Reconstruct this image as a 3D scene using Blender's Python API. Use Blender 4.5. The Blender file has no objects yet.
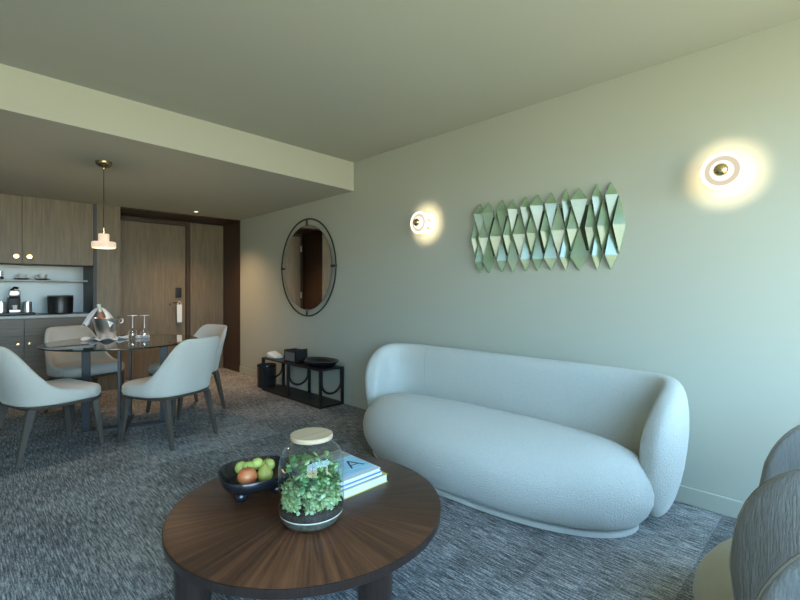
import bpy, bmesh, math, random
from mathutils import Vector, Matrix, noise
random.seed(7)
SC = bpy.context.scene
COL = SC.collection
R = math.radians
PI = math.pi

# ------------------------------------------------------------------ materials
def newmat(name):
    m = bpy.data.materials.new(name); m.use_nodes = True
    nt = m.node_tree; nt.nodes.clear()
    out = nt.nodes.new('ShaderNodeOutputMaterial')
    return m, nt, out

def N(nt, kind, **kw):
    n = nt.nodes.new(kind)
    for k, v in kw.items():
        if k.startswith('i_'):
            key = k[2:]
            key = int(key) if key.isdigit() else key.replace('_', ' ')
            n.inputs[key].default_value = v
        else:
            setattr(n, k, v)
    return n

def c4(c): return (c[0], c[1], c[2], 1.0)

def pbr(name, col, rough=0.5, metal=0.0, bump=0.0, bscale=200.0, var=0.0, vscale=3.0, stretch=(1, 1, 1),
        col2=None, spec=0.5, sheen=0.0, coat=0.0, detail=4.0, emit=None, estr=0.0, sss=0.0):
    m, nt, out = newmat(name)
    b = N(nt, 'ShaderNodeBsdfPrincipled')
    b.inputs['Base Color'].default_value = c4(col)
    b.inputs['Roughness'].default_value = rough
    b.inputs['Metallic'].default_value = metal
    b.inputs['Specular IOR Level'].default_value = spec
    if sheen: b.inputs['Sheen Weight'].default_value = sheen; b.inputs['Sheen Roughness'].default_value = .4
    if coat: b.inputs['Coat Weight'].default_value = coat; b.inputs['Coat Roughness'].default_value = .1
    if emit: b.inputs['Emission Color'].default_value = c4(emit); b.inputs['Emission Strength'].default_value = estr
    tc = N(nt, 'ShaderNodeTexCoord'); mp = N(nt, 'ShaderNodeMapping'); mp.inputs['Scale'].default_value = stretch
    nt.links.new(tc.outputs['Object'], mp.inputs['Vector'])
    if col2 is not None or var:
        nz = N(nt, 'ShaderNodeTexNoise', i_Scale=vscale, i_Detail=detail, i_Roughness=.6)
        nt.links.new(mp.outputs[0], nz.inputs['Vector'])
        cr = N(nt, 'ShaderNodeValToRGB')
        a = col; bb = col2 if col2 is not None else tuple(max(0, x * (1 - var)) for x in col)
        cr.color_ramp.elements[0].position = .32; cr.color_ramp.elements[0].color = c4(bb)
        cr.color_ramp.elements[1].position = .68; cr.color_ramp.elements[1].color = c4(a)
        nt.links.new(nz.outputs['Fac'], cr.inputs['Fac']); nt.links.new(cr.outputs['Color'], b.inputs['Base Color'])
    if bump:
        nb = N(nt, 'ShaderNodeTexNoise', i_Scale=bscale, i_Detail=3.0)
        nt.links.new(mp.outputs[0], nb.inputs['Vector'])
        bp = N(nt, 'ShaderNodeBump', i_Strength=bump, i_Distance=.01)
        nt.links.new(nb.outputs['Fac'], bp.inputs['Height']); nt.links.new(bp.outputs[0], b.inputs['Normal'])
    nt.links.new(b.outputs[0], out.inputs[0])
    return m

def glass(name, tint=(.96, .98, .97), fres=1.45, gloss=(1, 1, 1), mn=0.02, rough=.01):
    m, nt, out = newmat(name)
    tr = N(nt, 'ShaderNodeBsdfTransparent', i_Color=c4(tint))
    gl = N(nt, 'ShaderNodeBsdfGlossy', i_Color=c4(gloss), i_Roughness=rough)
    fr = N(nt, 'ShaderNodeFresnel', i_IOR=fres)
    mx = N(nt, 'ShaderNodeMixShader')
    geo = N(nt, 'ShaderNodeNewGeometry'); ior = N(nt, 'ShaderNodeMix', data_type='FLOAT')     # same reflectance from both sides of a thin pane
    ior.inputs[2].default_value = fres; ior.inputs[3].default_value = 1 / fres
    nt.links.new(geo.outputs['Backfacing'], ior.inputs[0]); nt.links.new(ior.outputs[0], fr.inputs['IOR'])
    ad = N(nt, 'ShaderNodeMath', operation='ADD', use_clamp=True); ad.inputs[1].default_value = mn
    nt.links.new(fr.outputs[0], ad.inputs[0]); nt.links.new(ad.outputs[0], mx.inputs['Fac'])
    nt.links.new(tr.outputs[0], mx.inputs[1]); nt.links.new(gl.outputs[0], mx.inputs[2])
    nt.links.new(mx.outputs[0], out.inputs[0])
    return m

def emis(name, col, s, mixw=1.0):
    m, nt, out = newmat(name)
    e = N(nt, 'ShaderNodeEmission', i_Color=c4(col), i_Strength=s)
    nt.links.new(e.outputs[0], out.inputs[0])
    return m

def carpet_mat():
    m, nt, out = newmat('carpet')
    b = N(nt, 'ShaderNodeBsdfPrincipled', i_Roughness=.95)
    b.inputs['Specular IOR Level'].default_value = .15
    tc = N(nt, 'ShaderNodeTexCoord')
    def nz(scale, st, det=3.0, rough=.6):
        mp = N(nt, 'ShaderNodeMapping'); mp.inputs['Scale'].default_value = st
        n = N(nt, 'ShaderNodeTexNoise', i_Scale=scale, i_Detail=det, i_Roughness=rough)
        nt.links.new(tc.outputs['Object'], mp.inputs[0]); nt.links.new(mp.outputs[0], n.inputs['Vector'])
        return n.outputs['Fac']
    streak = nz(100, (1.5, .10, 1), 4.0, .8)      # short fibres along Y
    cross = nz(95, (.8, 1.4, 1), 3.0, .7)
    big = nz(2.2, (1.0, .6, 1), 3.0, .55)
    # carpet tiles: bands across Y, each shifted in tone
    sep = N(nt, 'ShaderNodeSeparateXYZ'); nt.links.new(tc.outputs['Object'], sep.inputs[0])
    def tile(sock, size):
        d = N(nt, 'ShaderNodeMath', operation='DIVIDE'); d.inputs[1].default_value = size; nt.links.new(sock, d.inputs[0])
        f = N(nt, 'ShaderNodeMath', operation='FLOOR'); nt.links.new(d.outputs[0], f.inputs[0]); return f.outputs[0]
    cm = N(nt, 'ShaderNodeCombineXYZ'); nt.links.new(tile(sep.outputs[0], 1.0), cm.inputs[0]); nt.links.new(tile(sep.outputs[1], .5), cm.inputs[1])
    wn = N(nt, 'ShaderNodeTexWhiteNoise'); nt.links.new(cm.outputs[0], wn.inputs['Vector'])
    def mul(s, k, add=0):
        a = N(nt, 'ShaderNodeMath', operation='MULTIPLY_ADD'); a.inputs[1].default_value = k; a.inputs[2].default_value = add
        nt.links.new(s, a.inputs[0]); return a.outputs[0]
    def add(a, b_):
        n = N(nt, 'ShaderNodeMath', operation='ADD'); nt.links.new(a, n.inputs[0]); nt.links.new(b_, n.inputs[1]); return n.outputs[0]
    s = add(add(mul(streak, 2.3, -.87), mul(cross, .9, -.31)), add(mul(big, .5, -.16), mul(wn.outputs['Value'], .15, -.035)))
    cr = N(nt, 'ShaderNodeValToRGB'); e = cr.color_ramp.elements
    e[0].position = .22; e[0].color = (.050, .052, .054, 1)
    e[1].position = .95; e[1].color = (.60, .61, .62, 1)
    k = e.new(.55); k.color = (.185, .188, .192, 1)
    nt.links.new(s, cr.inputs[0]); nt.links.new(cr.outputs[0], b.inputs['Base Color'])
    bp = N(nt, 'ShaderNodeBump', i_Strength=.5, i_Distance=.006); nt.links.new(s, bp.inputs['Height']); nt.links.new(bp.outputs[0], b.inputs['Normal'])
    nt.links.new(b.outputs[0], out.inputs[0])
    return m

def wood_mat(name, dark, light, axis='Z', scale=1.0, rough=.45, coat=0):
    m, nt, out = newmat(name)
    b = N(nt, 'ShaderNodeBsdfPrincipled', i_Roughness=rough)
    if coat: b.inputs['Coat Weight'].default_value = coat; b.inputs['Coat Roughness'].default_value = .2
    tc = N(nt, 'ShaderNodeTexCoord'); mp = N(nt, 'ShaderNodeMapping')
    st = {'Z': (14, 14, .8), 'X': (.8, 14, 14), 'Y': (14, .8, 14)}[axis]
    mp.inputs['Scale'].default_value = tuple(v * scale for v in st)
    nt.links.new(tc.outputs['Object'], mp.inputs[0])
    n1 = N(nt, 'ShaderNodeTexNoise', i_Scale=3.5, i_Detail=7.0, i_Roughness=.65, i_Distortion=.4)
    nt.links.new(mp.outputs[0], n1.inputs['Vector'])
    cr = N(nt, 'ShaderNodeValToRGB')
    cr.color_ramp.elements[0].position = .3; cr.color_ramp.elements[0].color = c4(dark)
    cr.color_ramp.elements[1].position = .7; cr.color_ramp.elements[1].color = c4(light)
    nt.links.new(n1.outputs['Fac'], cr.inputs[0]); nt.links.new(cr.outputs[0], b.inputs['Base Color'])
    bp = N(nt, 'ShaderNodeBump', i_Strength=.12, i_Distance=.004); nt.links.new(n1.outputs['Fac'], bp.inputs['Height']); nt.links.new(bp.outputs[0], b.inputs['Normal'])
    nt.links.new(b.outputs[0], out.inputs[0])
    return m

def sunburst_mat():
    m, nt, out = newmat('sunburst_walnut')
    b = N(nt, 'ShaderNodeBsdfPrincipled', i_Roughness=.42)
    b.inputs['Specular IOR Level'].default_value = .5
    tc = N(nt, 'ShaderNodeTexCoord'); sep = N(nt, 'ShaderNodeSeparateXYZ'); nt.links.new(tc.outputs['Object'], sep.inputs[0])
    at = N(nt, 'ShaderNodeMath', operation='ARCTAN2'); nt.links.new(sep.outputs[1], at.inputs[0]); nt.links.new(sep.outputs[0], at.inputs[1])
    ln = N(nt, 'ShaderNodeVectorMath', operation='LENGTH'); nt.links.new(tc.outputs['Object'], ln.inputs[0])
    def math1(op, s, k):
        n = N(nt, 'ShaderNodeMath', operation=op); nt.links.new(s, n.inputs[0]); n.inputs[1].default_value = k; return n.outputs[0]
    w = math1('MULTIPLY', at.outputs[0], 20 / (2 * PI)); fl = N(nt, 'ShaderNodeMath', operation='FLOOR'); nt.links.new(w, fl.inputs[0])
    wn = N(nt, 'ShaderNodeTexWhiteNoise', noise_dimensions='1D'); nt.links.new(fl.outputs[0], wn.inputs['W'])
    cm = N(nt, 'ShaderNodeCombineXYZ')
    nt.links.new(math1('MULTIPLY', at.outputs[0], 16), cm.inputs[0]); nt.links.new(math1('MULTIPLY', ln.outputs['Value'], 1.6), cm.inputs[1]); nt.links.new(fl.outputs[0], cm.inputs[2])
    nz = N(nt, 'ShaderNodeTexNoise', i_Scale=1.6, i_Detail=6.0, i_Roughness=.65, i_Distortion=.3); nt.links.new(cm.outputs[0], nz.inputs['Vector'])
    a = N(nt, 'ShaderNodeMath', operation='MULTIPLY_ADD'); nt.links.new(wn.outputs['Value'], a.inputs[0]); a.inputs[1].default_value = .24; nt.links.new(nz.outputs['Fac'], a.inputs[2])
    cr = N(nt, 'ShaderNodeValToRGB'); e = cr.color_ramp.elements
    e[0].position = .35; e[0].color = (.020, .009, .006, 1); e[1].position = .88; e[1].color = (.140, .055, .024, 1)
    k = e.new(.6); k.color = (.058, .022, .011, 1)
    nt.links.new(a.outputs[0], cr.inputs[0]); nt.links.new(cr.outputs[0], b.inputs['Base Color'])
    nt.links.new(b.outputs[0], out.inputs[0])
    return m

M = {}
M['wall'] = pbr('wall_paint', (.430, .442, .375), .75, bump=.04, bscale=90, spec=.25)
M['ceil'] = pbr('ceiling_paint', (.48, .475, .40), .85, spec=.2)
M['skirt'] = pbr('skirting_paint', (.430, .442, .375), .5, spec=.3)
M['carpet'] = carpet_mat()
M['oak'] = wood_mat('smoked_oak', (.125, .094, .060), (.218, .170, .104), 'Z')
M['oak_h'] = wood_mat('smoked_oak_cross', (.105, .082, .060), (.175, .140, .104), 'X')
M['darkwood'] = wood_mat('dark_brown_panel', (.040, .021, .013), (.065, .036, .023), 'Z', rough=.5)
M['gap'] = pbr('dark_gap', (.012, .011, .010), .8)
M['steel_sheet'] = pbr('pale_backsplash', (.32, .37, .39), .35, metal=.25, var=.1, vscale=8, stretch=(1, 1, 12))
M['worktop'] = pbr('pale_stone', (.42, .44, .44), .35, var=.15, vscale=20)
M['nichegrey'] = pbr('niche_side_panel', (.045, .048, .052), .5)
M['brass'] = pbr('brass', (.80, .58, .28), .22, 1.0)
M['pbrass'] = pbr('aged_brass', (.42, .32, .17), .2, 1.0)
M['steel'] = pbr('polished_steel', (.85, .86, .87), .3, 1.0)
M['black'] = pbr('black_metal', (.012, .012, .013), .45, spec=.4)
M['blackgloss'] = pbr('black_glaze', (.012, .013, .018), .16, spec=.6)
M['bucket'] = pbr('black_leatherette', (.018, .017, .016), .3, bump=.1, bscale=150)
M['sofa'] = pbr('cream_boucle', (.60, .61, .57), .95, bump=.9, bscale=150, var=.08, vscale=120, spec=.1, sheen=.3)
M['seam'] = pbr('seam_thread', (.40, .41, .38), .9)
M['chairfab'] = pbr('oatmeal_fabric', (.58, .54, .47), .9, bump=.4, bscale=350, var=.12, vscale=160, spec=.15, sheen=.2)
M['velvet'] = pbr('grey_velvet', (.27, .26, .24), .75, bump=.35, bscale=60, stretch=(3, 3, .5), var=.22, vscale=40, spec=.2, sheen=.7)
M['seatfab'] = pbr('olive_cream_fabric', (.54, .51, .40), .9, bump=.3, bscale=260, var=.08, vscale=12, spec=.15, sheen=.3)
M['piping'] = pbr('velvet_piping', (.22, .19, .14), .7)
M['legwood'] = wood_mat('grey_brown_leg_wood', (.060, .048, .038), (.105, .085, .068), 'Z', rough=.4)
M['tablemetal'] = pbr('dark_table_metal', (.045, .048, .052), .38, metal=.6)
M['tglass'] = glass('smoked_glass', (.42, .45, .46), 1.55, mn=.05)
M['tglass_edge'] = pbr('glass_edge', (.010, .022, .020), .15)
M['glass'] = glass('clear_glass', (.95, .98, .965), 1.38, mn=.02)
M['wglass'] = glass('wine_glass', (.93, .95, .96), 1.6, mn=.10)
M['sunburst'] = sunburst_mat()
M['tbl_edge'] = wood_mat('dark_walnut_edge', (.014, .009, .008), (.034, .020, .015), 'Z', scale=2, rough=.3)
M['lidwood'] = wood_mat('pale_ash_lid', (.42, .31, .19), (.56, .43, .29), 'X', scale=.8, rough=.6)
M['soil'] = pbr('potting_soil', (.022, .014, .010), .95, bump=1, bscale=90, col2=(.05, .034, .024), vscale=70)
M['gravel'] = pbr('grey_gravel', (.12, .11, .085), .8, bump=1, bscale=60, col2=(.05, .047, .035), vscale=70)
M['sand'] = pbr('white_sand', (.75, .70, .62), .8)
M['leafd'] = pbr('dark_leaf', (.055, .14, .045), .38, col2=(.09, .21, .07), vscale=30)
M['leafl'] = pbr('pale_leaf', (.40, .47, .23), .45, col2=(.15, .27, .08), vscale=60)
M['leafv'] = pbr('variegated_leaf', (.58, .64, .44), .45, col2=(.13, .28, .10), vscale=90)
M['stem'] = pbr('plant_stem', (.12, .16, .05), .6)
M['apple_red'] = pbr('red_apple_skin', (.55, .08, .04), .28, col2=(.62, .26, .10), vscale=11, detail=2)
M['pear'] = pbr('green_pear_skin', (.42, .44, .09), .35, col2=(.34, .30, .07), vscale=14, detail=2)
M['lime'] = pbr('yellow_green_skin', (.55, .58, .16), .35, col2=(.42, .50, .12), vscale=20)
M['mirror'] = pbr('mirror_silver', (.86, .86, .86), .01, 1.0)
M['mirback'] = pbr('mirror_back', (.03, .03, .03), .6)
M['art'] = pbr('green_glazed_ceramic', (.145, .220, .120), .2, col2=(.185, .260, .155), vscale=9, spec=.6, coat=.35)
M['artshade'] = pbr('dark_green_gap_shade', (.035, .055, .032), .5)  # dark colour put in for the shade between the relief tiles
M['lampglass'] = emis('opal_glass_lit', (1.0, .92, .80), .95)
M['lampcream'] = emis('opal_groove_lit', (.95, .82, .60), .85)
M['lampcore'] = emis('opal_core_lit', (1.0, .93, .84), 1.3)
M['pendglass'] = pbr('alabaster_lit', (.62, .50, .42), .35, var=.25, vscale=40, emit=(1.0, .72, .50), estr=.62)
M['dish'] = glass('dish_glass', (.97, .95, .90), 1.35, mn=.03, rough=.1)
M['white'] = pbr('white_cotton', (.80, .81, .82), .85, bump=.1, bscale=200)
M['porcelain'] = pbr('porcelain', (.75, .76, .76), .2)
M['paper'] = pbr('page_paper', (.60, .60, .57), .8, bump=.3, bscale=400, stretch=(.02, .02, 1))
M['bk_yellow'] = pbr('yellow_cover', (.62, .52, .10), .4)
M['bk_white'] = pbr('white_cover', (.58, .61, .64), .35)
M['bk_blue'] = pbr('blue_cover', (.10, .24, .62), .4)
M['bk_navy'] = pbr('navy_ribbon', (.01, .012, .03), .6)
M['bk_photo'] = pbr('blue_photo_print', (.20, .50, .72), .28, col2=(.45, .66, .76), vscale=9, stretch=(1, 4, 1))
M['bk_grey'] = pbr('grey_photo_print', (.42, .44, .44), .28, col2=(.14, .13, .12), vscale=16, stretch=(1, 3, 1))
M['rose'] = pbr('rose_wine_bottle', (.42, .16, .12), .15, spec=.6)
M['foil'] = pbr('pale_foil', (.66, .72, .60), .3, metal=.3)
M['tagpaper'] = pbr('door_tag_card', (.75, .79, .78), .6)
M['downlight'] = emis('downlight_lens', (1.0, .85, .62), 4)
M['printgrey'] = pbr('grey_print', (.16, .16, .17), .5)
M['sky_glass'] = glass('window_glass', (.97, .98, .98), 1.2, mn=.0)
M['frame'] = pbr('window_frame', (.05, .05, .05), .5)

# ------------------------------------------------------------------ mesh helpers
def link(name, bm, mat, parent=None, smooth=True, angle=40):
    bmesh.ops.recalc_face_normals(bm, faces=bm.faces[:])
    me = bpy.data.meshes.new(name)
    bm.to_mesh(me); bm.free()
    mats = mat if isinstance(mat, (list, tuple)) else [mat]
    for m in mats: me.materials.append(m)
    if smooth:
        for p in me.polygons: p.use_smooth = True
        me.set_sharp_from_angle(angle=R(angle))
    o = bpy.data.objects.new(name, me); COL.objects.link(o)
    if parent: o.parent = parent
    return o

def box(bm, x0, x1, y0, y1, z0, z1, bev=0.0, seg=2, mat=0):
    g = bmesh.ops.create_cube(bm, size=1.0)
    vs = g['verts']
    for v in vs:
        v.co = Vector(((x0 + x1) / 2 + v.co.x * (x1 - x0), (y0 + y1) / 2 + v.co.y * (y1 - y0), (z0 + z1) / 2 + v.co.z * (z1 - z0)))
    fs = set(f for v in vs for f in v.link_faces)
    for f in fs: f.material_index = mat
    if bev:
        es = list(set(e for v in vs for e in v.link_edges))
        bmesh.ops.bevel(bm, geom=es, offset=bev, segments=seg, profile=.6, affect='EDGES')
    return vs

def bxo(name, dims, mat, parent=None, bev=.0, seg=2):
    bm = bmesh.new(); box(bm, *dims, bev=bev, seg=seg); return link(name, bm, mat, parent)

def lathe(bm, prof, c=(0, 0, 0), n=40, axis='Z', mat=0):
    """prof: list of (r, h); closed at poles when r == 0"""
    rings = []
    for r, h in prof:
        if r < 1e-6:
            p = (0, 0, h); rings.append([bm.verts.new(p)])
        else:
            rings.append([bm.verts.new((r * math.cos(2 * PI * i / n), r * math.sin(2 * PI * i / n), h)) for i in range(n)])
    for a, b in zip(rings[:-1], rings[1:]):
        for i in range(n):
            j = (i + 1) % n
            if len(a) == 1 and len(b) == 1: continue
            if len(a) == 1: f = bm.faces.new((a[0], b[i], b[j]))
            elif len(b) == 1: f = bm.faces.new((a[i], a[j], b[0]))
            else: f = bm.faces.new((a[i], a[j], b[j], b[i]))
            f.material_index = mat
    vs = [v for r in rings for v in r]
    for v in vs:
        x, y, z = v.co
        if axis == 'X': x, y, z = -z, y, x      # h runs to -X (off the right wall)
        v.co = Vector((x + c[0], y + c[1], z + c[2]))
    return vs

def tube(bm, pts, r, n=10, closed=False, rad=None):
    pts = [Vector(p) for p in pts]; m = len(pts); rings = []
    up = Vector((0, 0, 1)); prev = None
    for i, p in enumerate(pts):
        if closed: t = pts[(i + 1) % m] - pts[i - 1]
        else: t = pts[min(i + 1, m - 1)] - pts[max(i - 1, 0)]
        t.normalize()
        if prev is None:
            a = up if abs(t.z) < .9 else Vector((1, 0, 0))
            nrm = (a - t * a.dot(t)).normalized()
        else:
            nrm = (prev - t * prev.dot(t)).normalized()
        prev = nrm; bn = t.cross(nrm)
        rr = rad[i] if rad else r
        rings.append([bm.verts.new(p + (nrm * math.cos(2 * PI * k / n) + bn * math.sin(2 * PI * k / n)) * rr) for k in range(n)])
    rng = range(m) if closed else range(m - 1)
    for i in rng:
        a, b = rings[i], rings[(i + 1) % m]
        for k in range(n):
            bm.faces.new((a[k], a[(k + 1) % n], b[(k + 1) % n], b[k]))
    if not closed:
        bm.faces.new(rings[0]); bm.faces.new(rings[-1])

def spw(v, e): return math.copysign(abs(v) ** e, v)

def catmull(P, n=12):
    P = [Vector((p[0], p[1], 0)) for p in P]
    Q = [P[0] * 2 - P[1]] + P + [P[-1] * 2 - P[-2]]
    out = []
    for i in range(1, len(Q) - 2):
        for k in range(n):
            t = k / n; a, b, c, d = Q[i - 1], Q[i], Q[i + 1], Q[i + 2]
            out.append(.5 * ((2 * b) + (c - a) * t + (2 * a - 5 * b + 4 * c - d) * t * t + (3 * b - a - 3 * c + d) * t ** 3))
    out.append(P[-1]); return out

def resample(P, n):
    L = [0]
    for a, b in zip(P[:-1], P[1:]): L.append(L[-1] + (b - a).length)
    out = []; k = 0
    for i in range(n):
        s = L[-1] * i / (n - 1)
        while k < len(L) - 2 and L[k + 1] < s: k += 1
        t = (s - L[k]) / max(1e-9, L[k + 1] - L[k]); out.append(P[k].lerp(P[k + 1], t))
    return out, L[-1]

def shell(bm, ctrl, n, sec, m=28, warp=None, tap=0):
    """sweep a superellipse section along a plan curve; sec(s, L) -> (zc, hh, ht, e)"""
    P, L = resample(catmull(ctrl), n); rings = []
    for i, p in enumerate(P):
        # denser near ends
        t = (P[min(i + 1, n - 1)] - P[max(i - 1, 0)]).normalized(); nr = Vector((t.y, -t.x, 0))
        zc, hh, ht, e = sec(L * i / (n - 1), L)
        ring = []
        for k in range(m):
            a = 2 * PI * k / m
            q = p + nr * ht * (1 - tap * (.5 - .5 * math.sin(a)) ** 1.4) * spw(math.cos(a), e); q.z = zc + hh * spw(math.sin(a), e if e < 1 else 1)
            if warp: q = warp(q, nr, i / (n - 1))
            ring.append(bm.verts.new(q))
        rings.append(ring)
    for a, b in zip(rings[:-1], rings[1:]):
        for k in range(m): bm.faces.new((a[k], a[(k + 1) % m], b[(k + 1) % m], b[k]))
    bm.faces.new(rings[0]); bm.faces.new(rings[-1])

def rrect(x0, x1, y0, y1, r, n=10, off=0.0):
    x0 += off; x1 -= off; y0 += off; y1 -= off; r = max(.004, min(r - off, (x1 - x0) / 2 - .001, (y1 - y0) / 2 - .001))
    out = []
    for cx, cy, a0 in ((x1 - r, y1 - r, 0), (x0 + r, y1 - r, 90), (x0 + r, y0 + r, 180), (x1 - r, y0 + r, 270)):
        for k in range(n + 1):
            a = R(a0 + 90 * k / n); out.append((cx + r * math.cos(a), cy + r * math.sin(a)))
    return out

def puffy(bm, outline, prof, warp=None):
    """outline(off) -> list of xy; prof list of (off, z)"""
    rings = []
    for off, z in prof:
        ring = []
        for x, y in outline(off):
            q = Vector((x, y, z))
            if warp: q = warp(q)
            ring.append(bm.verts.new(q))
        rings.append(ring)
    m = len(rings[0])
    for a, b in zip(rings[:-1], rings[1:]):
        for k in range(m): bm.faces.new((a[k], a[(k + 1) % m], b[(k + 1) % m], b[k]))
    bm.faces.new(rings[0]); bm.faces.new(rings[-1])

def taper(bm, p0, p1, s0, s1, bev=.0):
    """square-section tapered leg from p0 (top) to p1 (foot)"""
    vs = []
    for p, s in ((p0, s0), (p1, s1)):
        for dx, dy in ((-1, -1), (1, -1), (1, 1), (-1, 1)):
            vs.append(bm.verts.new((p[0] + dx * s[0] / 2, p[1] + dy * s[1] / 2, p[2])))
    for f in ((0, 1, 2, 3), (7, 6, 5, 4), (0, 4, 5, 1), (1, 5, 6, 2), (2, 6, 7, 3), (3, 7, 4, 0)):
        bm.faces.new([vs[i] for i in f])
    if bev: bmesh.ops.bevel(bm, geom=list(set(e for v in vs for e in v.link_edges)), offset=bev, segments=2, affect='EDGES')

# ------------------------------------------------------------------ object bookkeeping
def thing(name, label, cat, loc=(0, 0, 0), rz=0.0, group=None):
    o = bpy.data.objects.new(name, None); COL.objects.link(o)
    o.empty_display_size = .1
    o.location = loc; o.rotation_euler = (0, 0, rz); o['label'] = label; o['category'] = cat
    if group: o['group'] = group
    return o
def tag(o, label, cat, group=None, kind=None):
    o['label'] = label; o['category'] = cat
    if group: o['group'] = group
    if kind: o['kind'] = kind
    return o
def struct(o): o['kind'] = 'structure'; return o
def copy_tree(o, parent=None):
    c = o.copy(); COL.objects.link(c)
    if parent: c.parent = parent
    for ch in [x for x in bpy.data.objects if x.parent == o]: copy_tree(ch, c)
    return c

# ------------------------------------------------------------------ room
W = 3.03; YB = -1.15; XL = -2.6; CH = 2.625; SO = 2.305; YS = 3.77; YF = 6.5; YD = 7.14
struct(bxo('floor', (XL, W, YB, YD + .1, -.1, 0), M['carpet']))
struct(bxo('wall_right', (W, W + .15, YB, YF, 0, CH), M['wall']))
struct(bxo('wall_left', (XL - .15, XL, YB, YD + .1, 0, CH), M['wall']))
struct(bxo('ceiling', (XL, W, YB, YS + .2, CH, CH + .1), M['ceil']))
bm = bmesh.new()          # lowered ceiling: its edge runs a little askew and the underside falls slightly towards the door
def soff(u, v):
    x = XL + (W - XL) * u; yf = 3.62 + .05 * x; y = yf + (YF - yf) * v
    return Vector((x, y, (2.352 - .011 * x) * (1 - v) + SO * v))
G = [[bm.verts.new(soff(i / 8, j / 6)) for j in range(7)] + [bm.verts.new((soff(i / 8, 1).x, YD + .1, SO))] for i in range(9)]
T = [[bm.verts.new((soff(i / 8, 0).x, q, CH + .1)) for q in (soff(i / 8, 0).y, YD + .1)] for i in range(9)]
for i in range(8):
    for j in range(7): bm.faces.new((G[i][j], G[i + 1][j], G[i + 1][j + 1], G[i][j + 1]))
    bm.faces.new((T[i][0], T[i][1], T[i + 1][1], T[i + 1][0])); bm.faces.new((G[i][0], T[i][0], T[i + 1][0], G[i + 1][0])); bm.faces.new((G[i][7], G[i + 1][7], T[i + 1][1], T[i][1]))
bm.faces.new([G[0][j] for j in range(8)] + [T[0][1], T[0][0]]); bm.faces.new([G[8][j] for j in range(7, -1, -1)] + [T[8][0], T[8][1]])
struct(link('ceiling_soffit', bm, M['ceil'], angle=30))
def soffit_z(x, y):
    yf = 3.62 + .05 * x; v = max(0, (y - yf) / (YF - yf)); return (2.352 - .011 * x) * (1 - v) + SO * v
bpy.data.objects['ceiling'].scale = (1, 1, 1)
# window wall behind the camera: full-height glazing
WX0, WX1, WZ0, WZ1 = -2.2, 2.75, .12, 2.45
bm = bmesh.new()
box(bm, XL - .15, WX0, YB - .15, YB, 0, CH); box(bm, WX1, W + .15, YB - .15, YB, 0, CH)
box(bm, WX0, WX1, YB - .15, YB, 0, WZ0); box(bm, WX0, WX1, YB - .15, YB, WZ1, CH)
struct(link('wall_back', bm, M['wall'], smooth=False))
bm = bmesh.new()
for x in (WX0 + .03, -.55, 1.1, WX1 - .03): box(bm, x - .03, x + .03, YB - .1, YB - .04, WZ0, WZ1)
for z in (WZ0 + .03, WZ1 - .03): box(bm, WX0, WX1, YB - .1, YB - .04, z - .03, z + .03)
wf = struct(link('window_1', bm, M['frame'], smooth=False))
# entrance recess
struct(bxo('wall_far', (XL, W + .15, YD, YD + .15, 0, SO), M['oak']))
struct(bxo('wall_recess_right', (W, W + .15, YF, YD, 0, SO), M['darkwood']))
bm = bmesh.new(); box(bm, 1.205, 1.454, YF, YF + .018, 0, SO)
struct(link('wall_pillar', bm, M['oak'], smooth=False))
struct(bxo('wall_recess_left', (1.205, 1.454, YF + .018, YD, 0, SO), M['darkwood']))
struct(bxo('trim_1', (1.454, W, YF, YD, SO - .012, SO), M['darkwood']))
struct(bxo('baseboard_right', (W - .012, W, YB, YF - .002, 0, .10), M['skirt'], bev=.003, seg=1))
struct(bxo('baseboard_left', (XL, XL + .012, YB, YF, 0, .10), M['skirt']))
# entrance door
bm = bmesh.new()
box(bm, 1.47, 1.52, YD - .05, YD, 0, 2.27); box(bm, 2.455, 2.50, YD - .05, YD, 0, 2.27); box(bm, 1.52, 2.455, YD - .05, YD, 2.222, 2.27)
struct(link('trim_2', bm, M['darkwood'], smooth=False))
struct(bxo('trim_3', (2.52, W, YD - .03, YD, 0, SO - .012), M['oak'], bev=.002, seg=1))
struct(bxo('trim_4', (1.456, W, YD - .055, YD - .0505, 2.275, 2.292), M['gap']))
door = struct(bxo('door_1', (1.522, 2.445, YD - .045, YD - .002, .006, 2.215), M['oak'], bev=.002, seg=1))
bm = bmesh.new(); box(bm, 2.300, 2.385, YD - .062, YD - .044, 1.135, 1.285, bev=.008); lk = link('lock_plate', bm, M['black'], door)
bm = bmesh.new(); lathe(bm, [(0, 0), (.026, 0), (.026, .008), (0, .008)], n=20)
for v in bm.verts: v.co = Vector((2.40 - .05 + v.co.x, YD - .045 - v.co.z, 1.06 + v.co.y))
tube(bm, [(2.35, YD - .05, 1.06), (2.35, YD - .095, 1.06), (2.335, YD - .10, 1.06), (2.25, YD - .10, 1.06)], .009, 8)
link('door_handle', bm, M['pbrass'], door)
bm = bmesh.new(); box(bm, 2.32, 2.40, YD - .062, YD - .044, .535, .575, bev=.006); link('door_latch', bm, M['brass'], door)
bm = bmesh.new(); box(bm, 2.215, 2.235, YD - .052, YD - .044, 1.03, 1.05, bev=.002); link('door_viewer', bm, M['black'], door)
for z in (.25, 1.1, 1.95):
    bm = bmesh.new(); box(bm, 1.506, 1.53, YD - .062, YD - .044, z, z + .11, bev=.002); link('hinge', bm, M['steel'], door)
# do-not-disturb tag
bm = bmesh.new(); box(bm, 2.30, 2.37, YD - .118, YD - .114, .77, 1.03, bev=.0015, seg=1)
tube(bm, [(2.335 + .022 * math.cos(a), YD - .116, 1.048 + .028 * math.sin(a)) for a in [2 * PI * k / 16 for k in range(16)]], .004, 6, closed=True)
tag(link('door_tag', bm, M['tagpaper']), 'white paper tag hanging from the handle of the entrance door', 'door tag')

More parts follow.
